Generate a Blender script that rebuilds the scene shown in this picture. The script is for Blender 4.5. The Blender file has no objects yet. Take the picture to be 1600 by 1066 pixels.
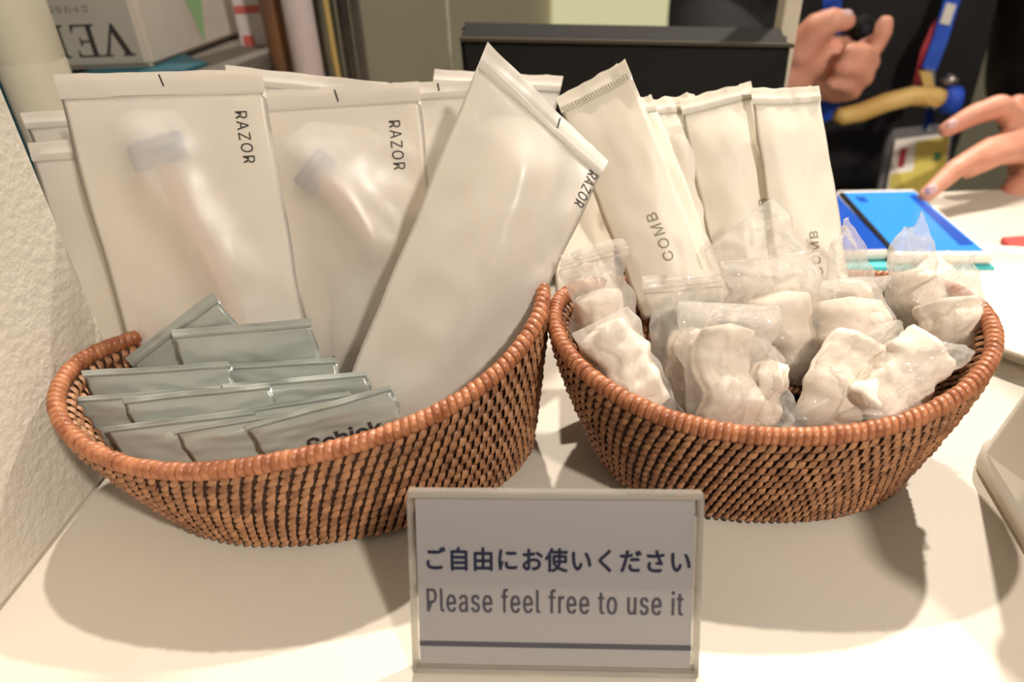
import bpy, bmesh, math, random
import numpy as np
from mathutils import Vector, Matrix, noise
from math import sin, cos, pi, radians, sqrt, atan2

# ------------------------------------------------------------------ camera
FPX = 1100.0; PITCH = radians(33); ROLL = radians(2.0); CAMZ = 0.235
Fv = Vector((0, cos(PITCH), -sin(PITCH))); U0 = Vector((0, sin(PITCH), cos(PITCH))); R0 = Vector((1, 0, 0))
Rv = cos(ROLL) * R0 - sin(ROLL) * U0; Uv = sin(ROLL) * R0 + cos(ROLL) * U0
CAM = Vector((0, 0, CAMZ))
sc = bpy.context.scene; col = sc.collection
cd = bpy.data.cameras.new('camera'); cam = bpy.data.objects.new('camera', cd); col.objects.link(cam)
m3 = Matrix((Rv, Uv, -Fv)).transposed()
cam.matrix_world = Matrix.Translation(CAM) @ m3.to_4x4()
cd.sensor_width = 36; cd.lens = FPX / 1600 * 36; cd.clip_start = 0.01
cd.dof.use_dof = True; cd.dof.focus_distance = 0.300; cd.dof.aperture_fstop = 6.6
sc.camera = cam

# ------------------------------------------------------------------ light
w = bpy.data.worlds.new('world'); sc.world = w; w.use_nodes = True
w.node_tree.nodes['Background'].inputs[0].default_value = (1.0, 0.93, 0.84, 1)
w.node_tree.nodes['Background'].inputs[1].default_value = 0.165
def spot(name, loc, tgt, power, radius, angle=50, colr=(1, .905, .785)):
    l = bpy.data.lights.new(name, 'SPOT'); l.energy = power; l.shadow_soft_size = radius
    l.spot_size = radians(angle); l.spot_blend = .9; l.color = colr
    o = bpy.data.objects.new(name, l); col.objects.link(o); o.location = loc
    o.rotation_euler = (Vector(tgt) - Vector(loc)).to_track_quat('-Z', 'Y').to_euler()
spot('ceiling_spot_right', (1.03, 1.50, 1.95), (0.20, .22, .03), 215, .03, 23)
spot('ceiling_spot_back', (0.02, 1.30, 2.0), (0.14, .32, .05), 135, .03, 36)
spot('ceiling_spot_front', (0.75, -0.85, 1.35), (0.05, .3, .08), 76, .06)
spot('added_wall_fill', (-.1, 1.35, 2.0), (.0, 2.2, .1), 55, .05, 95)  # added fill lamp, there only to brighten the back wall
sc.view_settings.view_transform = 'Standard'; sc.view_settings.look = 'None'
sc.view_settings.exposure = 0.25; sc.view_settings.gamma = 1; sc.view_settings.use_curve_mapping = False
sc.cycles.transparent_max_bounces = 40; sc.cycles.max_bounces = 16
sc.cycles.transmission_bounces = 12; sc.cycles.use_denoising = True

# ------------------------------------------------------------------ helpers
def ray(x, y): return Fv + Rv * ((x - 800) / FPX) - Uv * ((y - 533) / FPX)
def onz(x, y, z=0):
    d = ray(x, y); return CAM + d * ((z - CAMZ) / d.z)
def ony(x, y, Y):
    d = ray(x, y); return CAM + d * (Y / d.y)
def lin(c):
    c = c / 255.0
    return c / 12.92 if c <= .04045 else ((c + .055) / 1.055) ** 2.4
def rgb(r, g, b): return (lin(r), lin(g), lin(b), 1)

def mat(name, c, rough=.6, c2=None, scale=60, bump=0, bscale=200, metal=0, spec=.5, emit=None, estr=1, sss=0, coat=0, detail=3):
    m = bpy.data.materials.new(name); m.use_nodes = True
    nt = m.node_tree; p = nt.nodes['Principled BSDF']
    p.inputs['Base Color'].default_value = c; p.inputs['Roughness'].default_value = rough
    p.inputs['Metallic'].default_value = metal; p.inputs['Specular IOR Level'].default_value = spec
    p.inputs['Coat Weight'].default_value = coat
    if sss:
        p.inputs['Subsurface Weight'].default_value = sss; p.inputs['Subsurface Radius'].default_value = (.012, .005, .003)
        p.inputs['Subsurface Scale'].default_value = .5
    geo = nt.nodes.new('ShaderNodeNewGeometry')
    if c2:
        n = nt.nodes.new('ShaderNodeTexNoise'); n.inputs['Scale'].default_value = scale; n.inputs['Detail'].default_value = detail
        r = nt.nodes.new('ShaderNodeValToRGB'); r.color_ramp.elements[0].position = .35; r.color_ramp.elements[1].position = .65
        r.color_ramp.elements[0].color = c; r.color_ramp.elements[1].color = c2
        nt.links.new(geo.outputs['Position'], n.inputs['Vector']); nt.links.new(n.outputs['Fac'], r.inputs[0])
        nt.links.new(r.outputs[0], p.inputs['Base Color'])
    if bump:
        n = nt.nodes.new('ShaderNodeTexNoise'); n.inputs['Scale'].default_value = bscale; n.inputs['Detail'].default_value = 4
        b = nt.nodes.new('ShaderNodeBump'); b.inputs['Strength'].default_value = bump; b.inputs['Distance'].default_value = .002
        nt.links.new(geo.outputs['Position'], n.inputs['Vector']); nt.links.new(n.outputs['Fac'], b.inputs['Height'])
        nt.links.new(b.outputs[0], p.inputs['Normal'])
    if emit:
        p.inputs['Emission Color'].default_value = emit; p.inputs['Emission Strength'].default_value = estr
    return m

def film(name, c, transl=.35, see=.16, rough=.42, gloss=.35, gfac=.06):
    """frosted sheet: diffuse + translucent, with some blurred see-through"""
    m = bpy.data.materials.new(name); m.use_nodes = True; nt = m.node_tree; N = nt.nodes; L = nt.links
    N.remove(N['Principled BSDF']); out = N['Material Output']
    d = N.new('ShaderNodeBsdfDiffuse'); t = N.new('ShaderNodeBsdfTranslucent'); r = N.new('ShaderNodeBsdfRefraction'); g = N.new('ShaderNodeBsdfGlossy')
    for n in (d, t, r): n.inputs['Color'].default_value = c
    r.inputs['Roughness'].default_value = rough; r.inputs['IOR'].default_value = 1.2; g.inputs['Roughness'].default_value = gloss
    a = N.new('ShaderNodeMixShader'); a.inputs[0].default_value = transl; L.new(d.outputs[0], a.inputs[1]); L.new(t.outputs[0], a.inputs[2])
    b = N.new('ShaderNodeMixShader'); b.inputs[0].default_value = see; L.new(a.outputs[0], b.inputs[1]); L.new(r.outputs[0], b.inputs[2])
    e = N.new('ShaderNodeMixShader'); e.inputs[0].default_value = gfac; L.new(b.outputs[0], e.inputs[1]); L.new(g.outputs[0], e.inputs[2])
    L.new(e.outputs[0], out.inputs['Surface']); return m

def clear(name, c=(.97, .97, .96, 1), haze=.12, rough=.08, f0=.06, hazec=(.9, .87, .82, 1), bump=0.0, fmul=1.0):
    """thin clear plastic: straight-through, a glossy skin, a little haze"""
    m = bpy.data.materials.new(name); m.use_nodes = True; nt = m.node_tree; N = nt.nodes; L = nt.links
    N.remove(N['Principled BSDF']); out = N['Material Output']
    t = N.new('ShaderNodeBsdfTransparent'); t.inputs[0].default_value = c
    d = N.new('ShaderNodeBsdfDiffuse'); d.inputs[0].default_value = hazec
    tl = N.new('ShaderNodeBsdfTranslucent'); tl.inputs[0].default_value = hazec
    g = N.new('ShaderNodeBsdfGlossy'); g.inputs['Roughness'].default_value = rough
    dm = N.new('ShaderNodeMixShader'); dm.inputs[0].default_value = .5; L.new(d.outputs[0], dm.inputs[1]); L.new(tl.outputs[0], dm.inputs[2])
    a = N.new('ShaderNodeMixShader'); a.inputs[0].default_value = haze; L.new(t.outputs[0], a.inputs[1]); L.new(dm.outputs[0], a.inputs[2])
    fr = N.new('ShaderNodeFresnel'); fr.inputs['IOR'].default_value = 1.45
    mx = N.new('ShaderNodeMath'); mx.operation = 'MULTIPLY_ADD'; mx.inputs[1].default_value = fmul; mx.inputs[2].default_value = f0; mx.use_clamp = True; L.new(fr.outputs[0], mx.inputs[0])
    e = N.new('ShaderNodeMixShader'); L.new(mx.outputs[0], e.inputs[0]); L.new(a.outputs[0], e.inputs[1]); L.new(g.outputs[0], e.inputs[2])
    if bump:
        geo = N.new('ShaderNodeNewGeometry'); n = N.new('ShaderNodeTexNoise'); n.inputs['Scale'].default_value = 130; n.inputs['Detail'].default_value = 2; n.inputs['Distortion'].default_value = 1.5
        b = N.new('ShaderNodeBump'); b.inputs['Strength'].default_value = bump; b.inputs['Distance'].default_value = .004
        L.new(geo.outputs['Position'], n.inputs['Vector']); L.new(n.outputs['Fac'], b.inputs['Height']); L.new(b.outputs[0], g.inputs['Normal'])
    L.new(e.outputs[0], out.inputs['Surface']); return m

def mk(name, verts, faces, m, parent=None, smooth=True):
    me = bpy.data.meshes.new(name); me.from_pydata([tuple(v) for v in verts], [], faces); me.update()
    if smooth: me.shade_smooth()
    o = bpy.data.objects.new(name, me); me.materials.append(m); col.objects.link(o)
    if parent: attach(o, parent)
    return o
def attach(o, parent):
    o.parent = parent; o.matrix_parent_inverse = Matrix.Translation(-parent.location) if parent.type == 'EMPTY' else Matrix.Identity(4)
def empty(name, loc):
    o = bpy.data.objects.new(name, None); col.objects.link(o); o.location = loc; o.empty_display_size = .02; return o
def tag(o, label=None, cat=None, group=None, kind=None):
    if label: o['label'] = label
    if cat: o['category'] = cat
    if group: o['group'] = group
    if kind: o['kind'] = kind
    return o
def bmobj(name, bm, m, parent=None, smooth=False):
    me = bpy.data.meshes.new(name); bm.to_mesh(me); bm.free()
    if smooth: me.shade_smooth()
    me.materials.append(m); o = bpy.data.objects.new(name, me); col.objects.link(o)
    if parent: attach(o, parent)
    return o
def box(name, lo, hi, m, parent=None, bev=.0, M=None, seg=2):
    bm = bmesh.new(); bmesh.ops.create_cube(bm, size=1)
    lo = Vector(lo); hi = Vector(hi)
    for v in bm.verts: v.co = Vector([(lo[i] + hi[i]) / 2 + v.co[i] * (hi[i] - lo[i]) for i in range(3)])
    if bev: bmesh.ops.bevel(bm, geom=bm.edges[:], offset=bev, segments=seg, affect='EDGES', profile=.5)
    if M: bm.transform(M)
    return bmobj(name, bm, m, parent)
def prism(name, pts, thick, m, parent=None, bev=0):
    """closed outline of 3-D points, extruded along thick"""
    n = len(pts); t = Vector(thick); V = [Vector(p) for p in pts] + [Vector(p) + t for p in pts]
    Fs = [tuple(range(n))[::-1], tuple(range(n, 2 * n))] + [(i, (i + 1) % n, n + (i + 1) % n, n + i) for i in range(n)]
    o = mk(name, V, Fs, m, parent, False)
    bm = bmesh.new(); bm.from_mesh(o.data); bmesh.ops.recalc_face_normals(bm, faces=bm.faces[:])
    if bev: bmesh.ops.bevel(bm, geom=bm.edges[:], offset=bev, segments=2, affect='EDGES')
    bm.to_mesh(o.data); bm.free(); return o
def tube(name, pts, rad, m, parent=None, seg=10, closed=False, flat=1.0):
    P = [Vector(p) for p in pts]; n = len(P); V = []; Fs = []
    rad = rad if isinstance(rad, (list, tuple)) else [rad] * n
    ref = Vector((0, 0, 1))
    for i in range(n):
        a = P[(i - 1) % n] if closed or i else P[0]; b = P[(i + 1) % n] if closed or i < n - 1 else P[-1]
        t = (b - a).normalized()
        s = t.cross(ref); s = s.normalized() if s.length > .05 else t.cross(Vector((1, 0, 0))).normalized()
        u = s.cross(t)
        for k in range(seg):
            an = 2 * pi * k / seg; V.append(P[i] + (s * cos(an) + u * sin(an) * flat) * rad[i])
    for i in range(n if closed else n - 1):
        for k in range(seg):
            j = (i + 1) % n; Fs.append((i * seg + k, i * seg + (k + 1) % seg, j * seg + (k + 1) % seg, j * seg + k))
    if not closed: Fs += [tuple(range(seg))[::-1], tuple((n - 1) * seg + k for k in range(seg))]
    return mk(name, V, Fs, m, parent)
def lathe(name, prof, c, m, parent=None, seg=40, axis=None):
    V = []; Fs = []; n = len(prof); c = Vector(c)
    q = Vector((0, 0, 1)).rotation_difference(Vector(axis).normalized()) if axis else None
    for r, z in prof:
        for k in range(seg):
            p = Vector((r * cos(2 * pi * k / seg), r * sin(2 * pi * k / seg), z)); V.append(c + (q @ p if q else p))
    for i in range(n - 1):
        for k in range(seg): Fs.append((i * seg + k, i * seg + (k + 1) % seg, (i + 1) * seg + (k + 1) % seg, (i + 1) * seg + k))
    Fs += [tuple(range(seg))[::-1], tuple((n - 1) * seg + k for k in range(seg))]
    return mk(name, V, Fs, m, parent)
_txt = {}
try:
    FONT = bpy.data.fonts.load(bpy.utils.system_resource('DATAFILES') + '/fonts/Inter.woff2')   # Blender's own interface font
except Exception:
    FONT = None
def text_mesh(s, bold=0.0, space=1.0):
    """flat filled lettering: vertices (normalised so that the text height box is known), faces"""
    key = (s, bold, space)
    if key in _txt: return _txt[key]
    cu = bpy.data.curves.new('t', 'FONT'); cu.body = s; cu.size = 1; cu.offset = bold; cu.space_character = space; cu.resolution_u = 3
    if FONT and all(ord(c) < 128 for c in s): cu.font = FONT
    o = bpy.data.objects.new('t', cu); col.objects.link(o)
    dg = bpy.context.evaluated_depsgraph_get(); me = bpy.data.meshes.new_from_object(o.evaluated_get(dg))
    bm = bmesh.new(); bm.from_mesh(me); bmesh.ops.triangulate(bm, faces=bm.faces[:])
    bmesh.ops.subdivide_edges(bm, edges=[e for e in bm.edges if e.calc_length() > .25], cuts=2, use_grid_fill=False)
    V = [v.co.copy() for v in bm.verts]; Fs = [tuple(v.index for v in f.verts) for f in bm.faces]; bm.free()
    bpy.data.objects.remove(o); bpy.data.curves.remove(cu); bpy.data.meshes.remove(me)
    x0 = min(v.x for v in V); x1 = max(v.x for v in V); y0 = min(v.y for v in V); y1 = max(v.y for v in V)
    V = [((v.x - x0) / (x1 - x0), (v.y - y0) / (y1 - y0)) for v in V]
    _txt[key] = (V, Fs, (x1 - x0) / (y1 - y0)); return _txt[key]
def plane_text(name, s, O, ex, ey, m, parent, bold=0, space=1.0, n=None, off=.0003, fat=()):
    """lettering laid into the parallelogram O, O+ex, O+ey"""
    V, Fs, _ = text_mesh(s, bold, space); O = Vector(O); ex = Vector(ex); ey = Vector(ey)
    n = n or ex.cross(ey).normalized()
    VV = [O + ex * a + ey * b + n * off for a, b in V]; FF = list(Fs)
    for i, (fx, fy) in enumerate(fat):   # heavier strokes: the same glyphs again, a hair aside
        k = len(VV); VV += [O + ex * (a + fx) + ey * (b + fy) + n * (off + .00001 * (i + 1)) for a, b in V]; FF += [tuple(q + k for q in f) for f in Fs]
    return mk(name, VV, FF, m, parent, False)

# ------------------------------------------------------------------ materials
M = {}
M['counter'] = mat('counter_white', rgb(218, 209, 195), .5, rgb(212, 202, 187), 9, bump=.05, bscale=500)
M['plaster'] = mat('wall_plaster', rgb(226, 219, 205), .85, rgb(218, 210, 195), 30, bump=.45, bscale=260)
M['backwall'] = mat('back_wall_paint', rgb(206, 198, 168), .8, rgb(200, 192, 162), 2)
M['lit'] = mat('lit_panel', rgb(215, 212, 170), .6, emit=rgb(215, 210, 165), estr=.55)
M['floor'] = mat('floor_grey', rgb(120, 112, 102), .6, rgb(110, 103, 95), 5)
M['rattan'] = mat('rattan_strand', rgb(128, 84, 55), .42, rgb(176, 126, 88), 160, bump=.25, bscale=700, detail=2)
M['rattan_rim'] = mat('rattan_rim', rgb(148, 88, 56), .34, rgb(186, 122, 84), 140, bump=.2, bscale=600, detail=2)
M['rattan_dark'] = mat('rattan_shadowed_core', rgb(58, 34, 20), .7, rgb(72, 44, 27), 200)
M['pouch'] = film('frosted_white_sheet', rgb(251, 246, 238), .34, .3, .34)
M['pouchseal'] = film('frosted_seal_sheet', rgb(243, 236, 226), .3, .05)
M['comb'] = film('cream_white_sheet', rgb(247, 240, 226), .28, .03, gloss=.4, gfac=.03)
M['ink'] = mat('black_print', rgb(45, 42, 40), .6)
M['greyink'] = mat('grey_print', rgb(140, 131, 115), .6)
M['navyink'] = mat('navy_print', rgb(14, 17, 62), .7)
M['paper'] = mat('sign_paper', rgb(184, 178, 181), .8)
M['acrylic'] = clear('clear_acrylic', (.97, .97, .96, 1), .0, .04, .0, (.9, .86, .8, 1))
M['acryedge'] = clear('acrylic_edge', (.93, .91, .87, 1), .34, .08, .06, (.95, .9, .82, 1))
M['foil'] = mat('grey_green_foil', rgb(182, 187, 180), .33, rgb(168, 174, 168), 25, metal=.2, bump=.12, bscale=60)
M['bag'] = clear('clear_bag_film', (.995, .99, .985, 1), .27, .10, .0, (.98, .95, .90, 1), bump=.9, fmul=.34)
M['cotton'] = mat('white_soft_roll', rgb(232, 221, 206), .9, rgb(222, 207, 192), 60, bump=.12, bscale=250)
M['rz_blue'] = mat('razor_blue', rgb(12, 74, 150), .4)
M['rz_tan'] = mat('razor_tan', rgb(205, 150, 118), .5)
M['cream'] = mat('cream_plastic', rgb(218, 211, 190), .45, rgb(212, 205, 184), 12)
M['carton'] = mat('carton_board', rgb(206, 196, 184), .7, rgb(200, 189, 176), 20)
M['cartonshade'] = mat('carton_front_shaded', rgb(170, 166, 156), .7, rgb(164, 159, 150), 20)  # carton board greyed, shade of the front put into the colour
M['green'] = mat('green_print', rgb(60, 128, 84), .7)
M['lgreen'] = mat('pale_green_print', rgb(146, 186, 132), .7)
M['teal'] = mat('teal_vinyl', rgb(46, 104, 118), .5, rgb(40, 92, 108), 20)
M['shelf'] = mat('grey_shelf', rgb(118, 110, 102), .6, rgb(110, 102, 95), 10)
M['black'] = mat('black_plastic', rgb(22, 20, 16), .75, bump=.05, bscale=800, spec=.2)
M['bronze'] = mat('dark_bronze_edge', rgb(66, 59, 48), .7, spec=.25)
M['post'] = mat('cream_post', rgb(198, 186, 164), .5)
M['jacket'] = mat('black_fabric', rgb(32, 31, 33), .85, rgb(25, 24, 28), 15, bump=.3, bscale=900)
M['navy'] = mat('navy_fabric', rgb(26, 28, 44), .85, rgb(21, 22, 36), 15)
M['skin'] = mat('skin', rgb(222, 160, 134), .5, rgb(212, 144, 118), 40, sss=.15)
M['nail'] = mat('nail', rgb(226, 186, 186), .3)
M['lilacnail'] = mat('lilac_nail', rgb(170, 160, 205), .3)
M['hair'] = mat('dark_hair', rgb(38, 30, 26), .6, bump=.5, bscale=300)
M['blue'] = mat('blue_strap', rgb(28, 76, 196), .6, rgb(40, 96, 214), 40)
M['red'] = mat('red_strap', rgb(176, 50, 62), .6)
M['wood'] = mat('pale_wood', rgb(214, 172, 92), .5, rgb(226, 190, 116), 40)
M['white'] = mat('white_plastic', rgb(232, 226, 216), .4)
M['tray'] = mat('tray_cream', rgb(222, 213, 198), .5)
M['yellow'] = mat('yellow_card', rgb(214, 198, 96), .6, rgb(206, 190, 88), 30)
M['pouchclear'] = clear('badge_film', (.9, .9, .92, 1), .25, .1, .04, (.75, .75, .78, 1))
M['screen'] = mat('blue_screen', rgb(8, 30, 50), .25, emit=rgb(62, 168, 250), estr=1.0)
M['screendark'] = mat('dark_blue_screen', rgb(6, 20, 40), .25, emit=rgb(14, 96, 208), estr=.9)
M['tealcase'] = mat('turquoise_case', rgb(70, 186, 190), .5)
M['metal'] = mat('brushed_metal', rgb(170, 165, 155), .3, metal=.8)
M['redcard'] = mat('red_card', rgb(202, 60, 52), .6)
M['bin'] = film('frosted_bin', rgb(234, 228, 216), .35, .12, .3, .25, .05)
M['lilac'] = mat('lilac_paper', rgb(205, 190, 192), .6, rgb(192, 170, 150), 14)
M['olive'] = mat('olive_grey', rgb(118, 112, 90), .6, rgb(88, 84, 72), 22)
M['grey'] = mat('warm_grey', rgb(120, 112, 106), .6, rgb(92, 86, 84), 18)
M['brown'] = mat('brown_bottle', rgb(128, 84, 44), .4, rgb(98, 74, 62), 18)
M['gold'] = mat('gold_stick', rgb(190, 160, 96), .4)
M['brochure'] = mat('brochure_paper', rgb(214, 202, 202), .6)
M['brored'] = mat('brochure_red', rgb(200, 96, 88), .6)
M['broblue'] = mat('brochure_blue', rgb(96, 108, 160), .6, rgb(150, 110, 130), 60)

# ------------------------------------------------------------------ the setting
o = box('counter', (-.75, -.25, -.04), (.95, .578, 0), M['counter'], bev=.003); tag(o, 'white speckled countertop the baskets stand on', 'counter', kind='structure')
o = box('counter_return', (-.75, .5785, -.04), (.09, .90, 0), M['counter'], bev=.003); tag(o, 'white countertop running back on the left under the shelf', 'counter', kind='structure')
o = box('floor', (-2.2, -1.2, -.97), (2.6, 2.3, -.95), M['floor']); tag(o, kind='structure')
o = box('wall_back', (-2.2, 2.2, -.95), (2.6, 2.25, 2.2), M['backwall']); tag(o, kind='structure')
o = box('wall_left', (-.245, -.2, 0.0), (-.204, .288, .62), M['plaster'], bev=.003)
# follow the line where it meets the counter (slightly turned)
for v in o.data.vertices: v.co.x += (v.co.y - .195) * .10
tag(o, 'rough white plaster partition left of the baskets', 'wall', kind='structure')
p0 = ony(862, 40, 2.18); p1 = ony(1075, -60, 2.18)
o = box('window_1', (p0.x, 2.17, -.3), (p1.x, 2.199, .9), M['lit'], bev=.004); tag(o, kind='structure')

# ------------------------------------------------------------------ rattan baskets
def make_basket(P, label, seed, NST, ncol=118, nrow=12):
    cx, cy, yaw, a, b, n, z0, z1, q, asym, kb, dx, dy = P
    rng = random.Random(seed)
    def sup(t, A, B, X, Y):
        c, s = cos(t), sin(t)
        x = A * math.copysign(abs(c) ** (2 / n), c); y = B * math.copysign(abs(s) ** (2 / n), s)
        return Vector((X + x * cos(yaw) - y * sin(yaw), Y + x * sin(yaw) + y * cos(yaw), 0))
    # equal arc length along the rim
    T = [2 * pi * i / 1440 for i in range(1441)]; Q = [sup(t, a, b, cx, cy) for t in T]
    acc = [0]
    for i in range(1440): acc.append(acc[-1] + (Q[i + 1] - Q[i]).length)
    def ang(s):
        s = (s % 1.0) * acc[-1]
        return float(np.interp(s, acc, T))
    def S(s, t, off=0.0):
        th = ang(s); r = sup(th, a + off, b + off, cx, cy); bs = sup(th, a * kb + off, b * kb + off, cx + dx, cy + dy)
        g = 1 - (1 - t) ** 1.25
        p = bs.lerp(r, g); p.z = .003 + t * (z0 + z1 * abs(cos(th)) ** q + asym * cos(th) - .006)
        return p
    root = empty('rattan_basket', (cx, cy, 0)); tag(root, label, 'basket', 'oval rattan baskets')
    # woven core: outer and inner skin with a floor
    nu, nv = 120, 12; V = []; Fs = []
    for off in (-.0008, -.0038):
        for j in range(nv + 1):
            for i in range(nu): V.append(S(i / nu, j / nv, off))
    K = (nv + 1) * nu
    for j in range(nv):
        for i in range(nu):
            k = (i + 1) % nu
            Fs.append((j * nu + i, j * nu + k, (j + 1) * nu + k, (j + 1) * nu + i))
            Fs.append((K + j * nu + i, K + (j + 1) * nu + i, K + (j + 1) * nu + k, K + j * nu + k))
    for i in range(nu):
        k = (i + 1) % nu; Fs.append((nv * nu + i, nv * nu + k, K + nv * nu + k, K + nv * nu + i))
    Fs.append(tuple(range(nu))[::-1]); Fs.append(tuple(range(K, K + nu)))
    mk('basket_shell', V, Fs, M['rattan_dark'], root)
    # one strand stitch: a bulged, slanted strap
    sv = []; sf = []; NU, NV = 4, 5
    for j in range(NV):
        for i in range(NU):
            u = i / (NU - 1) * 2 - 1; v = j / (NV - 1) * 2 - 1
            wv = 1 - .5 * abs(v) ** 2.5
            sv.append(Vector((u * .38 * wv + v * .34, v * .53, (1 - u * u) * .45 + (1 - v * v) * 1.35 - .75)))
    for j in range(NV - 1):
        for i in range(NU - 1): k = j * NU + i; sf.append((k, k + 1, k + NU + 1, k + NU))
    sme = bpy.data.meshes.new('weave_strand'); sme.from_pydata([tuple(v) for v in sv], [], sf); sme.shade_smooth(); sme.materials.append(M['rattan'])
    allm = []
    for j in range(nrow):
        for i in range(ncol):
            s = (i + .5 * j + rng.uniform(-.06, .06)) / ncol; t = (j + .5) / nrow * .97
            for side in (1, -1):
                off = .0 if side > 0 else -.0046
                p = S(s, t, off); e1 = (S(s + .5 / ncol, t, off) - S(s - .5 / ncol, t, off))
                e2 = (S(s, t + .5 / nrow, off) - S(s, t - .5 / nrow, off)) if 0 < j < nrow else Vector((0, 0, .004))
                nn = e1.normalized().cross(e2.normalized())
                if side < 0: nn = -nn; e1 = -e1
                sc_ = rng.uniform(.9, 1.1)
                mx = Matrix((e1 * sc_, e2 * rng.uniform(.95, 1.1), nn * .0017 * rng.uniform(.8, 1.2))).transposed().to_4x4(); mx.translation = p
                vis = (CAM - p).normalized().dot(nn) / (CAM - p).length_squared if side > 0 else -1
                allm.append((vis, mx))
    allm.sort(key=lambda x: -x[0])
    for vis, mx in allm[:NST]:
        ob = bpy.data.objects.new('weave_strand', sme); col.objects.link(ob); ob.parent = root
        ob.matrix_parent_inverse = Matrix.Translation(-root.location); ob.matrix_basis = mx
    V = []; Fs = []
    base = np.array([tuple(v) + (1,) for v in sv])
    for vis, mx in allm[NST:]:
        k = len(V); V += [tuple(x[:3]) for x in base @ np.array(mx).T]; Fs += [tuple(i + k for i in f) for f in sf]
    rest = mk('woven_strands', V, Fs, M['rattan'], root); tag(rest, kind='stuff')
    # rim: core rope bound with strips
    rp = [S(i / 200, 1.0, -.0018) + Vector((0, 0, .001)) for i in range(200)]
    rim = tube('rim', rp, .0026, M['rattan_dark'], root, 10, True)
    bv = []; bf = []; SG = 12
    for j, (x, r) in enumerate(((-.5, .9), (-.38, 1.07), (0, 1.12), (.38, 1.07), (.5, .9))):
        for k in range(SG):
            an = 2 * pi * k / SG; bv.append((x + .22 * cos(an), cos(an) * r, sin(an) * r * 1.12))
    for j in range(4):
        for k in range(SG): bf.append((j * SG + k, j * SG + (k + 1) % SG, (j + 1) * SG + (k + 1) % SG, (j + 1) * SG + k))
    bme = bpy.data.meshes.new('binding_strip'); bme.from_pydata(bv, [], bf); bme.shade_smooth(); bme.materials.append(M['rattan_rim'])
    NB = 170
    for i in range(NB):
        s = i / NB; p = S(s, 1, -.0018) + Vector((0, 0, .001)); e = S(s + .5 / NB, 1, -.0018) - S(s - .5 / NB, 1, -.0018)
        t = e.normalized(); up = Vector((0, 0, 1)); up = (up - t * up.dot(t)).normalized(); sd = up.cross(t)
        r = .0031 * rng.uniform(.95, 1.06)
        mx = Matrix((e * rng.uniform(.96, 1.06), sd * r, up * r)).transposed().to_4x4(); mx.translation = p
        ob = bpy.data.objects.new('binding_strip', bme); col.objects.link(ob); ob.parent = rim; ob.matrix_basis = mx
    return root, S
PL = (-.0883, .2614, .1781, .105, .067, 2.1524, .0615, .0159, 3.28, .0106, .8286, .0098, .0005)
PR = (.1076, .2576, -.0752, .0907, .0632, 2.2015, .0631, .0163, 2.05, .0024, .7773, .0032, 0)
basketL, SL = make_basket(PL, 'oval rattan basket holding razor pouches and grey sachets, beside the plaster wall', 1, 300)
basketR, SR = make_basket(PR, 'oval rattan basket filled with clear bags and white comb pouches', 2, 300)

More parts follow.
